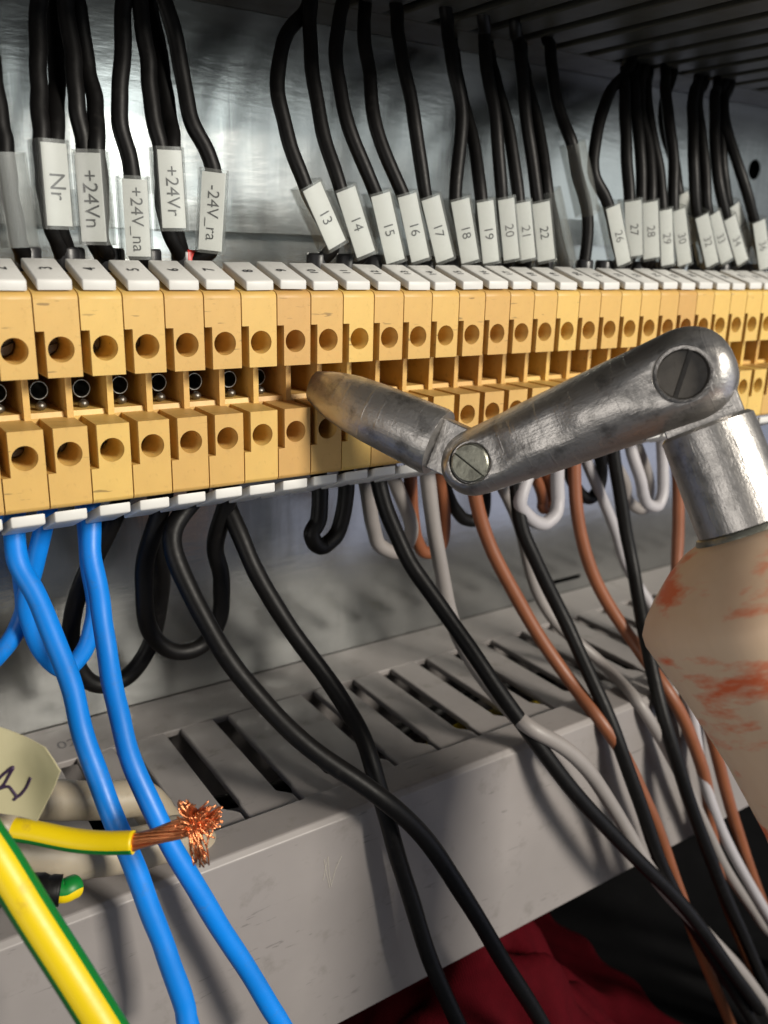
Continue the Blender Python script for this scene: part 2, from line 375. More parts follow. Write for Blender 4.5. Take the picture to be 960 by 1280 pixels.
# spring contact in the open middle cell: ring of a screw tube and a shiny clamp end under it
cv, cf = [], []
def addm(v, f):
    k = len(cv); cv.extend(v); cf.extend(tuple(i+k for i in q) for q in f)
N = 20
for (r0, y0), (r1, y1) in (((1.75, 22.3), (1.75, 11.0)), ((1.75, 11.0), (1.68, 10.85)), ((1.68, 10.85), (1.52, 10.85)), ((1.52, 10.85), (1.3, 21.6)), ((1.3, 21.6), (.01, 21.8))):
    vv = []
    for r, y in ((r0, y0), (r1, y1)):
        vv += [(2.3+r*.8*math.cos(2*math.pi*k/N), y, -15.1+r*.85*math.sin(2*math.pi*k/N)) for k in range(N)]
    addm(vv, [(k, (k+1) % N, N+(k+1) % N, N+k) for k in range(N)])
vv = []; rows = 7
for i in range(rows+1):
    t = math.pi*i/rows
    vv += [(2.2+.85*math.sin(t)*math.cos(2*math.pi*k/12), 10.0+.8*math.cos(t), -17.35+.72*math.sin(t)*math.sin(2*math.pi*k/12)) for k in range(12)]
addm(vv, [(i*12+k, i*12+(k+1) % 12, (i+1)*12+(k+1) % 12, (i+1)*12+k) for i in range(rows) for k in range(12)])
contact = mesh_from('contact', cv, cf); fix(contact); shade(contact, 45)

blocks = {}
for i in range(0, 33):
    x0 = i*P-HC
    t = empty('terminal_block', (x0+P/2, 42.5, -33.4)); blocks[i] = t
    off = V(x0, 0, 0)*S-t.location
    link('housing', body, HOUSING, t, Matrix.Translation(off))
    jx = random.uniform(-.22, .22); jz = random.uniform(-.12, .10)
    if i in (8, 13): jx = .32
    mko = link('marker', markm, WHITE, t, Matrix.Translation(off+V(P/2+jx+.1, 0, jz)*S) @ Matrix.Rotation(random.uniform(-.02, .02), 4, 'Y'))
    num = text_mesh(str(i), 2.5 if i < 10 else 2.2)
    c = V(0, 4.6, 3.07); d = V(0, 8.6, 2.64).normalized()
    link('number', num, INK, mko, frame(c+V(0, -.02, .06), d, V(-1, 0, 0)))
    jx = random.uniform(-.3, .3)
    link('marker', mark2, WHITE, t, Matrix.Translation(off+V(P/2+jx+.1, 0, random.uniform(-.1, .12))*S))
    for zc in (-7.87, -22.94):
        link('screw', scr, SUNK, t, Matrix.Translation(off+V(HC, 0, zc)*S) @ Matrix.Rotation(random.uniform(-1.4, 1.4), 4, 'Y'))
    if i <= 9: link('contact', contact, NICKEL, t, Matrix.Translation(off+V(random.uniform(-.35, .25), random.uniform(0, .09)*i*2, random.uniform(-.3, .2))*S))
    tag(t, 'yellow screw terminal block in the row, its white marker numbered %d' % i, 'terminal block', 'terminal blocks on the rail')
def bx(i): return i*P-HC+P/2

# ------------------------------------------------------------------ wires
def wire(pts, r, mat, label, group=None, n=16, name='wire', sm=3, keep_out=False):
    path = smooth_path(spline(pts, 9), sm)
    if keep_out:
        cc = Vector(CC); hit = False
        for i, p_ in enumerate(path):
            k = 0
            while p_.y > DF-.3-r and p_.y < 52 and DB-3-r < p_.z < DZ+1.35+r and k < 400:
                d = (cc-p_).normalized(); p_ = p_+d*.25; k += 1; hit = True
            path[i] = p_
        if hit: path = smooth_path(path, 14)
        path = smooth_path(path, 1)
    ph = random.random()*9
    n_ = len(path)
    for i in range(3, n_-3):
        s_ = i/n_
        path[i] = path[i]+V(math.sin(s_*23+ph)+.5*math.sin(s_*51+2*ph), math.sin(s_*19+3*ph), .3*math.sin(s_*31+ph))*.16
    me = tube(name, path, (lambda t: r*(1+.012*math.sin(37*t+ph)+.01*math.sin(91*t+ph))), n)
    o = link(name, me, mat); tag(o, label, 'wire', group); return o
def yg_wire(pts, r, label, ref, name='wire', group=None, span=.5):
    path = smooth_path(spline(pts, 9), 2); n = 32
    me = tube(name, path, r, n, ref=ref)
    me.materials.append(YELLOW); me.materials.append(GREEN)
    mi = []
    for q in range(len(me.polygons)-2):
        a = ((q % n)+.5)/n*2*math.pi
        mi.append(0 if math.cos(a) > math.cos(math.pi*span) else 1)
    me.polygons.foreach_set('material_index', mi+[0, 0])
    o = link(name, me); tag(o, label, 'wire', group); return o

RL = 1.66
def entry(block, dy=0, z=-29.5): return V(bx(block)+.2, 14+dy, z)
below, above = {}, {}
def low(block, pix, r, mat, label, dy=0, end=None, group='wires hanging from the lower terminals'):
    cname = mat.name.split('_')[0]; below.setdefault(block, []).append(cname+(' loop' if end else ' wire'))
    if end: below.setdefault(end[0], []).append(cname+' loop')
    pts = [entry(block, dy), entry(block, dy, -34.5)]
    for p in pix: pts.append(atY(*p) if len(p) == 3 else p)
    if end is not None: pts += [entry(end[0], end[1], -34.5), entry(end[0], end[1])]
    return wire(pts, r, mat, label, group, keep_out=True)
J = 'jumper loops under the terminal blocks'
# blue
low(2, [(20, 690, 10), (45, 745, 6), (86, 850, -2), (112, 940, -9), (150, 1045, -16), (190, 1140, -20), (215, 1210, -23), (238, 1290, -26)], RL, BLUE, 'blue wire from terminal 2 crossing behind the bared earth wire, left of its blue twin', -1)
low(4, [(113, 690, 11), (128, 760, 6), (135, 830, 1), (152, 910, -6), (186, 1000, -13), (240, 1105, -18), (300, 1195, -21), (360, 1295, -24)], RL, BLUE, 'blue wire from terminal 4 running down behind the frayed copper end')
low(3, [(44, 700, 19), (34, 760, 20), (52, 815, 20), (82, 838, 20), (106, 812, 20), (118, 765, 20), (112, 700, 19)], RL*.95, BLUE, 'blue wire looped between terminals 3 and 4', 3, (4, 4.2), J)
low(2, [(26, 700, 22), (30, 760, 24), (12, 800, 24), (-20, 835, 24), (-60, 800, 24), (-80, 720, 21)], RL*.95, BLUE, 'blue wire loop curving left from terminal 2', 4.2, (0, 4.2), J)
# black loops and drops
low(5, [(118, 700, 20), (92, 760, 25), (92, 825, 27), (122, 856, 27), (160, 845, 27), (190, 800, 26), (202, 740, 24), (200, 690, 20)], RL, BLACK, 'large black wire loop between terminals 5 and 6, behind the blue wires', 3, (6, 4.2), J)
low(6, [(183, 700, 17), (180, 750, 18), (190, 795, 20), (225, 815, 20), (258, 802, 20), (276, 765, 19), (277, 720, 18), (268, 680, 17)], RL, BLACK, 'wide black wire loop between terminals 6 and 8', -.5, (8, -1), J)
low(7, [(213, 668, 11), (240, 740, 7), (272, 805, 2), (325, 875, -4), (398, 942, -12), (478, 998, -19), (540, 1060, -21), (590, 1135, -23), (640, 1220, -25), (690, 1300, -27)], RL+.05, BLACK, 'black wire from terminal 7 crossing over its neighbour on the duct cover', -1)
low(8, [(300, 672, 12), (330, 735, 8), (380, 808, 3), (430, 880, -4), (462, 945, -11.5), (484, 1020, -15.5), (508, 1110, -18), (542, 1210, -21), (585, 1305, -24)], RL, BLACK, 'black wire from terminal 8 passing beneath a crossing black wire', 4)
low(11, [(398, 650, 13), (390, 672, 13), (402, 684, 13.5), (424, 664, 14)], RL, BLACK, 'tight black wire loop under terminals 11 and 12', 0, (12, 0), J)
low(13, [(490, 655, 9), (515, 708, 5), (560, 770, 0), (622, 862, -9), (700, 968, -18), (778, 1055, -23), (860, 1140, -27), (950, 1262, -31)], RL, BLACK, 'long black wire from terminal 13 slanting over the right half of the cover', -1)
low(13, [(466, 650, 19), (474, 682, 20), (500, 690, 20), (515, 665, 19)], RL*.95, GREY, 'grey wire loop between terminals 13 and 14', 4, (14, 4), J)
low(15, [(540, 650, 12), (552, 715, 11), (565, 770, 10), (582, 815, 6), (620, 868, -4), (655, 905, -13.5), (700, 930, -17), (735, 962, -18), (766, 1010, -18.5), (804, 1075, -21), (842, 1124, -23), (884, 1168, -26), (926, 1215, -29), (985, 1295, -33)], RL, GREY, 'grey wire from terminal 15 sneaking under the long black wire', -1)
low(15, [(517, 660, 21), (530, 690, 22), (548, 686, 22), (557, 655, 21)], RL*.9, BROWN, 'brown wire loop hanging behind the grey drop wire', 4, (16, 4), J)
low(17, [(600, 650, 12), (617, 695, 10), (660, 772, 5), (715, 855, -3), (765, 920, -13.5), (800, 985, -17), (828, 1050, -18), (850, 1120, -19), (880, 1200, -20), (930, 1320, -21)], RL*.95, BROWN, 'brown wire from terminal 17 between two black drop wires', -1)
low(16, [(568, 635, 21), (585, 651, 21), (604, 645, 21)], RL*.9, BLACK, 'small black wire loop showing behind the brown drop wire', 4, (18, 4), J)
low(19, [(650, 650, 10), (668, 700, 7), (710, 785, 1), (760, 890, -12), (797, 1000, -19), (830, 1090, -21), (880, 1180, -24), (950, 1290, -30)], RL, BLACK, 'black wire from terminal 19 dropping between the brown wires', -1)
low(18, [(645, 640, 17), (664, 720, 15), (690, 775, 12), (730, 810, 7), (775, 850, 0), (808, 892, -12), (840, 950, -15.5), (872, 1010, -17), (905, 1085, -18), (960, 1165, -19)], RL*.85, GREY, 'slim grey wire from terminal 18 running behind two black wires', 4)
low(20, [(650, 625, 10), (660, 645, 10), (680, 655, 10), (696, 640, 10), (697, 615, 11)], RL*.95, PALE, 'pale wire loop hanging under the silver tool link', -2, (21, -2), J)
low(20, [(678, 620, 20), (680, 636, 20), (690, 628, 20)], RL*.85, BROWN, 'brown wire loop inside the pale loop', 4, (21, 4), J)
low(22, [(720, 640, 11), (738, 715, 8), (788, 798, 1), (838, 868, -11.5), (866, 925, -15), (884, 985, -16), (890, 1050, -17), (905, 1120, -18), (945, 1220, -19), (1000, 1330, -20)], RL*.95, BROWN, 'brown wire from terminal 22 bending beside the wooden handle', -1)
low(22, [(726, 618, 19), (740, 622, 19), (752, 600, 19)], RL*.95, BLACK, 'black wire loop right of the bent brown wire', 4, (24, 4), J)
low(24, [(778, 640, 10), (792, 710, 6), (812, 830, -8), (848, 960, -19), (890, 1080, -22), (930, 1170, -25), (970, 1270, -29)], RL, BLACK, 'black wire from terminal 24 falling straight beside the wooden handle', -1)
low(24, [(780, 600, 19), (787, 628, 20), (806, 636, 20), (812, 600, 19)], RL*.9, GREY, 'grey wire loop behind the straight black wire', 4, (26, 4), J)
low(25, [(800, 600, 10), (808, 628, 10), (822, 632, 10), (830, 600, 11)], RL*.9, PALE, 'pale wire loop near the tool shank', -1, (27, -1), J)
low(28, [(848, 620, 11), (846, 690, 9), (850, 760, 4), (870, 840, -8), (900, 960, -16), (940, 1100, -18), (1010, 1250, -19)], RL*.95, BROWN, 'brown wire from terminal 28 passing behind the wooden handle', -1)
low(23, [(768, 660, 17), (780, 705, 16), (805, 740, 13), (830, 790, 8), (850, 840, -2), (868, 900, -12.5), (880, 985, -16.5), (920, 1075, -19), (970, 1160, -21)], RL*.85, PALE, 'pale wire from terminal 23 running down along the handle', 4)
# wires lying in the duct
for k, (yy, zz, mm, lab) in enumerate([(12, -106, PALE, 'pale wire lying along the inside of the slotted duct'), (22, -104, BLACK, 'black wire lying along the inside of the slotted duct'), (17, -110, GREY, 'grey wire lying deep inside the slotted duct')]):
    wire([V(x, yy+3*math.sin(x/23+k*2), zz+2*math.sin(x/17+k)) for x in range(-45, 330, 15)], 1.8, mm, lab, 'wires lying in the lower duct', 10)
yg_wire([V(x, 8+4*math.sin(x/19+1), -101.5+2.5*math.sin(x/13)) for x in range(-45, 330, 15)], 1.8, 'green and yellow earth wire lying inside the slotted duct', V(0, 0, 1), group='wires lying in the lower duct', span=.3)

# upper wires with their sleeves
RU = 1.3
def label_sleeve(tx, ty, bxp, byp, Y, text, roll=0, wd=3.7, size=2.5, blank=False, name_text=None, lab=None, ink=INK, paper_shift=0):
    T, B = atY(tx, ty, Y), atY(bxp, byp, Y)
    ax = (T-B).normalized(); Ln = (T-B).length; c = (T+B)/2
    nrm = V(math.sin(roll), -math.cos(roll), 0); nrm = (nrm-ax*nrm.dot(ax)).normalized(); xd = ax.cross(nrm)*-1
    xd = nrm.cross(ax)*-1
    # local frame: x right, y up along the wire, z out of the paper
    xr = ax.cross(nrm); m = Matrix((xr, ax, nrm)).transposed().to_4x4(); m.translation = c*S
    root = empty('wire_label', c); root.matrix_world = m
    W, D = wd/2+.5, 4.3; L2 = Ln/2+.5; tt = .25
    # open-ended rounded rectangular tube
    def ring(w, z0, z1, r):
        pts = []
        for cx, cz, a0 in ((w-r, z1-r, 0), (-w+r, z1-r, 90), (-w+r, z0+r, 180), (w-r, z0+r, 270)):
            for k in range(4):
                a = math.radians(a0+30*k); pts.append((cx+r*math.cos(a), cz+r*math.sin(a)))
        return pts
    o_, i_ = ring(W, -D, .55, .7), ring(W-tt, -D+tt, .55-tt, .5)
    n = len(o_); v = []
    for y in (-L2, L2):
        v += [(x, y, z) for x, z in o_]; v += [(x, y, z) for x, z in i_]
    f = []
    for k in range(n):
        q = (k+1) % n
        f += [(k, q, 2*n+q, 2*n+k), (n+k, 3*n+k, 3*n+q, n+q), (k, n+k, n+q, q), (2*n+k, 2*n+q, 3*n+q, 3*n+k)]
    me = mesh_from('sleeve', v, f); fix(me); shade(me, 40)
    link('sleeve', me, CLEAR, root)
    if not blank:
        # paper insert, slightly bowed
        v = []; f = []; nx, ny = 6, 2
        for zz in (0, -.14):
            for j in range(ny+1):
                for i in range(nx+1):
                    u = i/nx*2-1; v.append((u*wd/2, (j/ny-.5)*Ln, .18+zz-.10*u*u))
        a = (nx+1)*(ny+1)
        for j in range(ny):
            for i in range(nx):
                q = j*(nx+1)+i; f += [(q, q+1, q+nx+2, q+nx+1), (a+q, a+q+nx+1, a+q+nx+2, a+q+1)]
        rim = [i for i in range(nx+1)]+[j*(nx+1)+nx for j in range(1, ny+1)]+[ny*(nx+1)+i for i in range(nx-1, -1, -1)]+[j*(nx+1) for j in range(ny-1, 0, -1)]
        for k in range(len(rim)): p_, q_ = rim[k], rim[(k+1) % len(rim)]; f.append((p_, a+p_, a+q_, q_))
        me = mesh_from('paper_insert', v, f); fix(me); shade(me, 40)
        po = link('paper_insert', me, PAPER, root)
        if text:
            tm = text_mesh(text, size)
            link('lettering', tm, ink, po, frame(V(paper_shift, -.2, .215), V(0, -1, 0), V(1, 0, 0)))
    tag(root, lab or 'white paper label reading %s in a clear sleeve on a black wire' % text, 'label', 'labels on the upper wires')
    return T, B, nrm
def up_wire(entry_x, mid, top, label, B, T, nrm, ent_y=14.5, side=0, r=RU, ferrule=BLACK):
    # path: block entry, through the sleeve, then the listed pixels up to the duct
    back = -nrm*2.0
    ax = (T-B).normalized(); xr = ax.cross(nrm)
    pts = [V(entry_x, ent_y, 0.5), V(entry_x, ent_y, 3.4), B+back+xr*side*.7-ax*.3, B*.5+T*.5+back+xr*side, T+back+xr*side*1.2+ax*.5]
    for p_ in mid: pts.append(atY(*p_))
    if top is not None:
        e = atZ(top[0], top[1], 52.0); pts.append(e); pts.append(e+V(0, 3, 16))
    o = wire(pts, r, BLACK, label, 'black wires between the terminals and the upper duct')
    fv, ff = tube_data([V(entry_x, ent_y, 1.0), V(entry_x, ent_y, 3.0), V(entry_x, ent_y, 5.6), V(entry_x, ent_y, 6.0)], lambda t: 1.95 if .2 < t < .8 else 1.75, 14)
    link('ferrule', mesh_from('ferrule', fv, ff, True), ferrule, o)
    return o
def nb(x): return min(range(0, 33), key=lambda i: abs(bx(i)-x))
Y0 = 10.5
def place(text, quad, ups, roll=0, size=2.5, wd=3.7, Y=Y0, blank=False, lab=None, ink=INK, ferrule=FERR, ey=14.5):
    (x1, y1), (x2, y2), (x3, y3), (x4, y4) = quad
    tx, ty, bx_, by_ = (x1+x2)/2, (y1+y2)/2, (x3+x4)/2, (y3+y4)/2
    T, B, nrm = label_sleeve(tx, ty, bx_, by_, Y, text, roll, wd, size, blank, lab=lab, ink=ink)
    bi = nb(B.x+.8) if ferrule is not RED else nb(B.x+.8)-1
    ex = bx(bi); above.setdefault(bi, []).append(text or 'clear sleeve')
    sides = {1: [0], 2: [-.85, .85]}[len(ups)]
    for k, (s, (mid, top)) in enumerate(zip(sides, ups)):
        what = ('black wire under the blank clear sleeve' if blank else 'black wire under the %s label' % text)
        if blank and lab: what = 'black wire inside the '+lab
        if len(ups) == 2: what += ', thinner of a pair' if False else (', its left strand' if k == 0 else ', its right strand')
        up_wire(ex+s*.55, mid, top, what, B, T, nrm, side=s, ent_y=ey+k*.8, r=RU if len(ups) == 1 else RU*.98, ferrule=ferrule)
def q(ox, oy, sc, *p): return [(ox+a/sc, oy+b/sc) for a, b in p]
place('Nr', [(50, 177), (83, 180), (91, 285), (59, 280)], [([(50, 120, 15), (46, 60, 17), (52, -25, 20)], None), ([(72, 110, 19), (69, 60, 21), (64, -25, 24)], None)], 0.12, 3.3)
place('+24Vn', [(91, 191), (127, 191), (136, 302), (100, 302)], [([(97, 130, 14), (90, 70, 16), (80, -25, 19)], None), ([(118, 130, 15), (110, 80, 18), (92, -25, 21)], None)], -0.55, 3.1)
place('+24V_na', [(152, 222), (184, 226), (189, 321), (158, 320)], [([(151, 150, 14), (151, 80, 16), (157, -25, 19)], None)], -0.15, 2.65)
place('+24Vr', [(195, 187), (228, 188), (236, 285), (200, 285)], [([(189, 120, 14), (182, 60, 16), (172, -25, 19)], None), ([(212, 140, 17), (200, 80, 20), (184, -25, 23)], None)], -0.12, 2.9)
place('-24V_ra', [(252, 213), (283, 218), (278, 316), (247, 310)], [([(243, 160, 13.5), (226, 80, 16), (198, -25, 19)], None)], -0.35, 2.65, ferrule=RED)
place('', [(-4, 195), (28, 195), (44, 305), (14, 305)], [([(2, 150, 14), (-12, 80, 17), (-20, 0, 20)], None)], .1, blank=True, lab='clear sleeve without paper beside the Nr label')
M5 = lambda *p: q(340, 200, 2.526, *p)
place('13', M5((95, 85), (155, 82), (232, 262), (180, 275)), [([(357, 165, 15), (347, 105, 18), (357, 45, 22)], (388, -4))], -0.08, 2.7)
place('14', M5((200, 95), (265, 92), (325, 290), (268, 305)), [([(402, 160, 16), (391, 90, 20), (387, 30, 24)], (388, -20))], -0.2, 2.7)
place('15', M5((312, 112), (372, 105), (418, 315), (362, 325)), [([(437, 165, 15), (421, 90, 19), (424, 30, 23)], (428, -8))], -0.25, 2.6)
place('16', M5((400, 112), (452, 110), (497, 312), (440, 318)), [([(470, 160, 16), (460, 90, 21), (456, 40, 25)], (456, 5))], -0.25, 2.6)
place('17', M5((475, 122), (525, 118), (572, 312), (520, 318)), [([(518, 150, 15), (505, 85, 19), (497, 40, 23)], (495, 5))], -0.28, 2.6)
place('18', M5((562, 128), (625, 125), (652, 318), (600, 322)), [([(577, 150, 15), (566, 80, 18), (560, 40, 22)], (557, 10))], -0.32, 2.6)
place('19', M5((648, 132), (697, 130), (715, 320), (668, 325)), [([(590, 175, 18), (577, 115, 24), (568, 75, 30)], (565, 50))], -0.35, 2.6, wd=3.4)
place('20', M5((715, 125), (762, 122), (778, 312), (735, 315)), [([(619, 155, 15), (608, 80, 20), (606, 45, 24)], (604, 20))], -0.4, 2.6, wd=3.3, ink=INKG)
place('21', M5((768, 135), (815, 133), (833, 312), (785, 312)), [([(634, 160, 17), (620, 100, 22), (612, 70, 28)], (610, 55))], -0.4, 2.6, wd=3.2, ink=INKG)
place('22', M5((820, 137), (877, 132), (895, 315), (838, 318)), [([(660, 160, 15), (651, 80, 20), (647, 50, 24)], (645, 30))], -0.45, 2.6)
place('', [(688, 240), (704, 238), (724, 326), (706, 328)], [([(675, 170, 18), (660, 110, 23), (654, 80, 28)], (652, 55))], .5, blank=True, wd=3.0, lab='clear empty sleeve next to the 22 label')
place('', [(716, 180), (734, 180), (752, 262), (734, 265)], [([(702, 150, 18), (692, 95, 22), (687, 60, 26)], (684, 48))], .2, blank=True, wd=2.8, Y=13, lab='raised clear sleeve high between the 22 and 26 labels')
M6 = lambda *p: q(700, 160, 3.692, *p)
place('26', M6((215, 365), (272, 360), (325, 620), (265, 632)), [([(742, 215, 14), (748, 160, 17), (762, 115, 22)], (790, 75))], -0.4, 2.6, wd=3.2, ink=INKG)
place('27', M6((298, 340), (375, 335), (375, 590), (312, 590)), [([(783, 190, 15), (781, 140, 19), (781, 105, 23)], (782, 85))], -0.55, 2.6)
place('28', M6((380, 345), (445, 340), (460, 600), (385, 600)), [([(801, 190, 15), (794, 140, 19), (793, 105, 23)], (795, 80)), ([(812, 190, 15), (801, 140, 19), (800, 105, 23)], (806, 82))], -0.55, 2.6, ink=INKG)
place('29', M6((462, 380), (510, 378), (525, 630), (468, 632)), [([(822, 200, 15), (812, 150, 19), (806, 110, 24)], (812, 88))], -0.5, 2.6, wd=3.0, ink=INKG)
place('30', M6((515, 380), (575, 378), (610, 625), (540, 632)), [([(842, 210, 14), (836, 150, 18), (832, 110, 22)], (832, 85))], -0.5, 2.6, wd=3.3, ink=INKG)
place('31', M6((545, 310), (580, 300), (640, 520), (590, 540)), [([(842, 200, 22), (830, 150, 25), (832, 115, 28)], (842, 88))], -0.5, 2.6, wd=3.0, Y=17, ink=INKG, ey=18)
place('32', M6((628, 410), (680, 402), (735, 620), (670, 640)), [([(866, 200, 14), (866, 150, 18), (868, 115, 22)], (872, 95))], -0.5, 2.6, wd=3.2, ink=INKG)
place('33', M6((680, 402), (735, 392), (800, 605), (740, 620)), [([(880, 205, 15), (874, 150, 19), (873, 120, 22)], (880, 97))], -0.5, 2.6, wd=3.2, ink=INKG)
place('34', M6((765, 420), (800, 410), (865, 610), (820, 630)), [([(897, 215, 14), (893, 160, 18), (893, 120, 22)], (898, 100))], -0.5, 2.6, wd=3.0, ink=INKG)
place('35', M6((770, 365), (830, 352), (893, 550), (845, 560)), [([(904, 210, 18), (900, 160, 21), (900, 120, 25)], (906, 100))], -0.5, 2.6, wd=3.2, Y=15, ink=INKG, ey=17)
place('36', M6((890, 435), (945, 428), (975, 640), (920, 655)), [([(928, 225, 14), (912, 175, 18), (905, 130, 22)], (912, 102))], -0.5, 2.6, wd=3.2, ink=INKG)

for i, t in blocks.items():
    a = above.get(i); b = below.get(i)
    l = 'yellow terminal block marked %d' % i
    if a: l += ' under the ' + (a[0]+' label' if a[0] != 'clear sleeve' else 'empty sleeve')
    else: l += ' without label above'
    if b: l += ', ' + ' and '.join(sorted(set(b))[:2]) + ' below'
    else: l += ', no wire below'
    t['label'] = l
TRAIT = {'Nr': 'bold', '+24Vn': 'turned sideways', '+24V_na': 'low hanging', '+24Vr': 'beside the low one', '-24V_ra': 'above a red ferrule',
         '13': 'strongly tilted, beside bare plate', '14': 'tilted, next to the 13', '15': 'between 14 and 16', '16': 'between 15 and 17', '17': 'between 16 and 18',
         '18': 'wide, between 17 and 19', '19': 'between 18 and 20', '20': 'faded, between 19 and 21', '21': 'faded and narrow, beside the 22', '22': 'wide, beside an empty sleeve',
         '26': 'faded, beside a bowed bare wire', '27': 'upright, between 26 and 28', '28': 'upright and faded, on paired wires', '29': 'narrow, beside the 30', '30': 'faded, in front of the 31',
         '31': 'set back behind the 30', '32': 'slanting against the 33', '33': 'slanting against the 32', '34': 'narrow, in front of the 35', '35': 'set back behind the 34', '36': 'alone near the plate hole'}
for o in COL.objects:
    if o.get('category') == 'label' and 'reading' in o['label']:
        tx = o['label'].split('reading ')[1].split(' ')[0]
        o['label'] = 'white wire label reading %s, %s' % (tx, TRAIT[tx])
    elif o.get('category') == 'wire' and o['label'].startswith('black wire under the '):
        tx = o['label'].split('under the ')[1].split(' ')[0]
        if tx in TRAIT: o['label'] = o['label'].replace('the %s label' % tx, 'the %s label (%s)' % (tx, TRAIT[tx]))

# ------------------------------------------------------------------ jointed tool
DA, DBb = 136.0, 122.0
A = atD(599, 577, DA); Bp = atD(858, 470, DBb); Tp = atY(392, 482, 1.0)
nrm = (Bp-A).cross(Tp-A).normalized()
if nrm.dot(Vector(CC)-A) < 0: nrm = -nrm
tool = empty('jointed_tool', A)
tmi = Matrix.Translation(-A*S)
def onplane(px, py, P0):
    d = Vector(ray(px, py)); c = Vector(CC); return c+d*((P0-c).dot(nrm)/d.dot(nrm))
def local(o_, x): return tmi @ frame(o_, x, nrm.cross(x)) # local z = nrm
# middle link: round bar with domed ends, slotted for the tongues, counterbored for the pivot screws
u = (Bp-A).normalized(); L = (Bp-A).length
rA, rB = 5.45, 6.9
secs = []; ns = 40
x0, x1 = -rA*1.02, L+rB*.98
for k in range(45):
    t = k/44; x = x0+(x1-x0)*(.5-.5*math.cos(math.pi*t))
    r = rA+(rB-rA)*min(1, max(0, x/L))
    if x < 0: e = math.sqrt(max(0, 1-(x/x0)**2))
    elif x > L: e = math.sqrt(max(0, 1-((x-L)/(x1-L))**2))
    else: e = 1
    dome = e**.8
    zz = max(.02, r*dome); secs.append((x, zz, max(.02, r*(e**.45))))
v = []; f = []
for x, ry, rz in secs:
    for k in range(ns):
        a = 2*math.pi*k/ns; yy = ry*math.cos(a); zz = rz*math.sin(a)
        d = min(abs(x), abs(x-L)); fl = (.84 if d < 4.5 else min(1, .84+(d-4.5)*.04))*rA if abs(x) < L/2 else (.86 if d < 5.5 else min(1, .86+(d-5.5)*.035))*rB
        v.append((x, yy, max(-fl, min(fl, zz))))
for i in range(len(secs)-1):
    for k in range(ns): f.append((i*ns+k, i*ns+(k+1) % ns, (i+1)*ns+(k+1) % ns, (i+1)*ns+k))
f.append(tuple(range(ns))[::-1]); f.append(tuple(range((len(secs)-1)*ns, len(secs)*ns)))
lm = mesh_from('link', v, f); fix(lm)
c1 = box('c', -20, 7.5, -9, 9, -1.7, 1.7); c2 = box('c', L-8.5, L+20, -9, 9, -1.9, 1.9)
c3 = lathe('c', [(3.35, rA*.84-.9), (3.35, 20)], 36, 'z', False); c4 = lathe('c', [(3.95, rB*.86-1.6), (3.95, 20)], 36, 'z', False)
c4.transform(Matrix.Translation(V(L, 0, 0)*S))
lm = boolean(lm, [c1, c2, c3, c4]); lm = shade(bevelled(lm, .22, 2, 50), 42)
link('link_bar', lm, TOOL, tool, local(A, u))
def pivot(x, r, ztop, rot, zlo):
    s = lathe('s', [(r, zlo), (r, ztop-.2), (r-.25, ztop)], 36, 'z', False)
    sl = box('c', -r-1, r+1, -.36, .36, ztop-.6, ztop+1); sl.transform(Matrix.Rotation(rot, 4, 'Z'))
    me = boolean(s, [sl]); shade(me, 35); me.transform(Matrix.Translation(V(x, 0, 0)*S))
    return me
link('pivot_screw', pivot(0, 3.0, rA*.84+.15, -1.03, rA*.84-.95), SCREW, tool, local(A, u))
link('pivot_screw', pivot(L, 3.4, rB*.86-.75, .9, rB*.86-1.65), DARK_SCREW, tool, local(A, u))
# tip: wedge blade growing into a round body, with a tongue into the fork
td = (A-Tp); Lt = td.length; td.normalize()
secs = [(-.4, 2.0, 1.2), (0, 2.6, 1.5), (2.5, 3.5, 2.4), (5, 4.2, 3.2), (8, 4.75, 4.0), (12, 5.1, 4.5), (Lt-8.2, 5.6, 5.0), (Lt-7.4, 5.4, 4.8)]
v = []; f = []
for x, ry, rz in secs:
    pw = 1.0 if x > 6 else .8
    for k in range(36):
        a = 2*math.pi*k/36; c, s_ = math.cos(a), math.sin(a)
        v.append((x, ry*math.copysign(abs(c)**pw, c), rz*math.copysign(abs(s_)**pw, s_)))
for i in range(len(secs)-1):
    for k in range(36): f.append((i*36+k, i*36+(k+1) % 36, (i+1)*36+(k+1) % 36, (i+1)*36+k))
f.append(tuple(range(36))[::-1]); f.append(tuple(range((len(secs)-1)*36, len(secs)*36)))
me = mesh_from('tip', v, f); fix(me); shade(me, 45)
link('tip', me, TOOL, tool, local(Tp, td))
def tongue(x0, x1, wdt, th):
    prof = [(x0, -wdt), (x0, wdt), (x1, wdt)]+[(x1+wdt*math.sin(a), wdt*math.cos(a)) for a in [math.pi*k/10 for k in range(1, 10)]]+[(x1, -wdt)]
    return bevelled(prism_z('tongue', prof, -th, th), .2)
link('tongue', tongue(Lt-7.5, Lt, 4.2, 1.55), TOOL, tool, local(Tp, td))
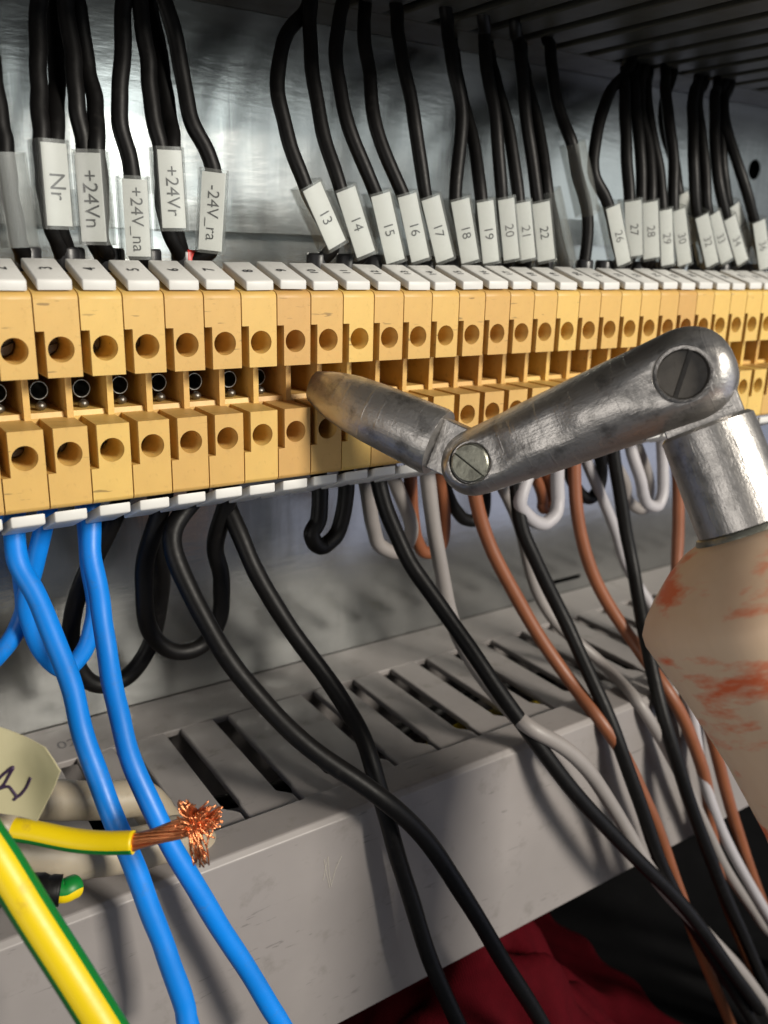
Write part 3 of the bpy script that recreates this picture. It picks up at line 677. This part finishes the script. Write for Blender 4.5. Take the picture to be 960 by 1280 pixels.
# shank and handle
E1 = onplane(931, 655, Bp)
sd = (E1-Bp).normalized(); Ls = (E1-Bp).length
link('tongue', tongue(-7.2, 0, 5.4, 1.75).copy() if False else tongue(-(7.6), 0, 5.4, 1.75), TOOL, tool, local(Bp, -sd))
def hframe(o_): return tmi @ frame(o_, nrm.cross(sd), nrm) if False else tmi @ frame(o_, nrm, sd.cross(nrm))  # local z = sd
me = lathe('shank', [(5.9, 7.4), (6.45, 7.9), (6.55, Ls-1.5), (6.5, Ls)], 48); link('shank', me, TOOL, tool, hframe(Bp))
me = lathe('ring', [(6.2, 0), (6.9, .2), (7.2, .8), (7.2, 1.3), (6.4, 1.6)], 48); link('ring', me, SCREW, tool, hframe(E1))
hp = [(6.3, .9), (7.6, 1.0), (9.2, 1.6), (12.0, 3.4), (15.2, 6.2), (17.4, 8.6), (18.5, 10.4), (18.6, 11.8), (17.9, 14.5), (16.2, 21), (14.0, 31), (12.6, 42), (12.4, 60), (12.8, 75), (12.0, 86), (11, 92), (3, 94)]
me = lathe('handle', hp, 72); link('handle', me, WOOD, tool, hframe(E1))
tag(tool, 'jointed silver metal tool with two pivot screws and a paint smeared wooden handle', 'hand tool')

# ------------------------------------------------------------------ left corner
# cream cables entering a slot of the duct
c1p = [atY(-60, 985, 2), atY(-10, 995, 3), atY(60, 1000, 4.5), atY(130, 1000, 5.5), atY(180, 1000, 5.5)]
e = V(32.9, 6, 0); c1p += [V(30.6, 5.5, DZ+1.2), V(32.6, 5.6, DZ-3.0), V(33.0, 6, DZ-12)]
wire(c1p, 3.3, CREAM, 'cream sheathed cable, the upper of two dipping into the duct slot', 'cream sheathed cables', 24, 'cable')
c2p = [atY(-60, 1050, -7), atY(0, 1062, -7), atY(70, 1070, -6.8), atY(130, 1068, -6.5), atY(190, 1056, -6.3), atY(228, 1044, -5)]
c2p += [atY(258, 1040, -2)+V(0, 0, -6)]
wire(c2p, 3.5, CREAM, 'thicker cream sheathed cable lying along the duct edge', 'cream sheathed cables', 24, 'cable')
# bared earth wire with frayed copper
yp = [atD(-40, 1022, 118), atD(0, 1034, 118), atD(40, 1040, 118), atD(90, 1050, 118), atD(130, 1053.5, 118), atD(167, 1053, 118)]
viewdir = Vector(CC)-yp[3]
o = yg_wire(yp, 1.58, 'short green and yellow earth wire with a bared frayed copper end', (viewdir.normalized()+V(0, 0, .9)).normalized(), span=.40)
cv, cf = [], []
ctr = atD(246, 1030, 118); st = yp[-1]; ax = (ctr-st).normalized()
rr = random.Random(3)
for k in range(190):
    a = rr.random()*6.28; r0 = 1.2*math.sqrt(rr.random())
    s1 = ax.cross(V(0, 0, 1)).normalized(); s2 = ax.cross(s1)
    def ofs(r, a): return s1*(r*math.cos(a))+s2*(r*math.sin(a))
    p0 = st-ax*1+ofs(r0, a); p1 = st+(ctr-st)*.35+ofs(r0*.85, a+.7); p2 = st+(ctr-st)*.75+ofs(r0*.95+.15, a+1.4)
    p3 = ctr+ofs(.5+rr.random()*.7, a+1.6)-ax*rr.random()*1.2
    g = rr.random()
    if g < .34: end = atD(270+rr.uniform(-14, 9), 1020+rr.uniform(-14, 16), 118+rr.uniform(-1.5, 1.5))
    elif g < .56: end = atD(250+rr.uniform(-9, 12), 1064+rr.uniform(-18, 22), 118+rr.uniform(-1.5, 1.5))
    elif g < .68: end = atD(230+rr.uniform(-8, 10), 1006+rr.uniform(-6, 8), 118+rr.uniform(-1.5, 1.5))
    else: end = ctr+Vector((rr.gauss(0, 1), rr.gauss(0, 1), rr.gauss(0, 1))).normalized()*rr.uniform(1.0, 3.4)
    p4 = p3*.45+end*.55+Vector((rr.gauss(0, .4), rr.gauss(0, .4), rr.gauss(0, .4)))
    vv, ff = tube_data(spline([p0, p1, p2, p3, p4, end], 4), .13, 5)
    kk = len(cv); cv += vv; cf += [tuple(i+kk for i in z) for z in ff]
cs = link('copper_strands', mesh_from('copper_strands', cv, cf, True), COPPER, o); cs['kind'] = 'stuff'
tp = tube('tape', [atD(-40, 1022, 118), atD(-5, 1032.5, 118), atD(17, 1036.8, 118)], 1.78, 24); link('tape', tp, CREAM, o)
# thick earth wire
yp = [atD(-60, 985, 104), atD(-30, 1030, 104), atD(2, 1078, 104), atD(40, 1140, 104), atD(90, 1218, 104), atD(160, 1330, 104)]
yg_wire(yp, 2.4, 'thick green and yellow earth wire running diagonally past the duct', (Vector(CC)-yp[3]).normalized()+V(-.1, 0, 0), span=.22)
# sleeved wire stub
sp_ = [atD(-40, 1105, 122), atD(0, 1110, 123), atD(40, 1112, 124), atD(76, 1113, 125)]
o = wire(sp_, 2.2, BLACK, 'black sleeved wire stub with a green and yellow tip', None, 20, 'wire_stub')
yp = [sp_[-1]-(sp_[-1]-sp_[-2]).normalized()*1, sp_[-1]+(sp_[-1]-sp_[-2]).normalized()*.6, atD(88, 1110, 125.5), atD(93, 1108, 126.2)]
me = tube('tip', spline(yp, 4), 1.7, 24, ref=V(0, 0, -1)); me.materials.append(YELLOW); me.materials.append(GREEN)
me.polygons.foreach_set('material_index', [0 if math.cos(((k % 24)+.5)/24*6.283) > -.25 else 1 for k in range(len(me.polygons))])
link('bare_tip', me, None, o)
# paper tag with handwriting
TD = 113
outl = [(-60, 890), (-20, 903), (4, 911), (35, 924), (57, 934), (68, 948), (77, 963), (66, 985), (55, 1006), (45, 1027), (20, 1020), (-20, 1012), (-60, 1004)]
ctr = atD(10, 965, TD); zx = (atD(60, 965, TD-1.5)-ctr).normalized(); zn = zx.cross(atD(10, 1000, TD)-ctr).normalized()
fm_ = frame(ctr, zx, -(zn.cross(zx)) if False else zn.cross(zx))
inv = fm_.inverted()
def tagloc(x, y):
    d = Vector(ray(x, y)); c = Vector(CC); p_ = c+d*((ctr-c).dot(zn)/d.dot(zn)); l_ = inv @ (p_*S); return l_/S
pts = [tagloc(*p_) for p_ in outl]
bm = bmesh.new()
bv = [bm.verts.new((p_.x*S, p_.y*S, 0)) for p_ in pts]; fc = bm.faces.new(bv)
bmesh.ops.triangulate(bm, faces=[fc]); bmesh.ops.subdivide_edges(bm, edges=bm.edges[:], cuts=3, use_grid_fill=True)
def curl(x, y): return .5*math.sin(x*.35+.6)+.25*math.sin(y*.6)
for v_ in bm.verts: v_.co.z = curl(v_.co.x/S, v_.co.y/S)*S
res = bmesh.ops.solidify(bm, geom=bm.faces[:], thickness=.18*S)
bmesh.ops.recalc_face_normals(bm, faces=bm.faces)
me = bpy.data.meshes.new('paper_tag'); bm.to_mesh(me); bm.free(); shade(me, 50)
tg = link('paper_tag', me, TAGP); tg.matrix_world = fm_
tag(tg, 'cream paper tag with a handwritten mark beside the bared earth wire', 'paper tag')
cv, cf = [], []
sgn = 1 if (inv.to_3x3() @ (Vector(CC)-ctr)).z > 0 else -1
for stroke in ([(-6, 978), (4, 968), (16, 959), (10, 970), (2, 983), (-6, 988)], [(-4, 987), (9, 984), (15, 992), (19, 997), (28, 988), (36, 973)], [(15, 1001), (19, 997)]):
    path = []
    for p_ in spline([V(*s_, 0) for s_ in stroke], 5):
        l_ = tagloc(p_.x, p_.y); path.append(V(l_.x, l_.y, curl(l_.x, l_.y)+sgn*.16))
    vv, ff = tube_data(path, .24, 6, ref=V(0, 0, 1)); kk = len(cv); cv += vv; cf += [tuple(i+kk for i in z) for z in ff]
PEN = plastic('pen_ink', (0.035, 0.015, 0.05), .5, .3, grime_amt=0)
link('handwriting', mesh_from('handwriting', cv, cf, True), PEN, tg)

# ------------------------------------------------------------------ red cloth below the duct
nx, ny = 70, 50; v = []; f = []
xa, xb, ya, yb = 55, 175, -38, 46
for j in range(ny+1):
    for i in range(nx+1):
        x = xa+(xb-xa)*i/nx; y = ya+(yb-ya)*j/ny
        h = 58*math.exp(-((x-108)/34)**2-((y+2)/34)**2)
        fold = 3.2*math.sin(x*.16+y*.22+1.2*math.sin(y*.11))+2.2*math.sin(x*.31-y*.15+.8)+1.0*math.sin(x*.6+y*.45)
        v.append((x+1.5*math.sin(y*.3), y+1.5*math.sin(x*.27), -209.5+max(.2, h+fold*min(1, h/18)+.8)))
for j in range(ny):
    for i in range(nx): a = j*(nx+1)+i; f.append((a, a+1, a+nx+2, a+nx+1))
me = mesh_from('red_cloth', v, f, True)
o = link('red_cloth', me, FABRIC); sm_ = o.modifiers.new('s', 'SOLIDIFY'); sm_.thickness = .8*S
tag(o, 'crumpled dark red cloth heaped below the lower duct', 'cloth')
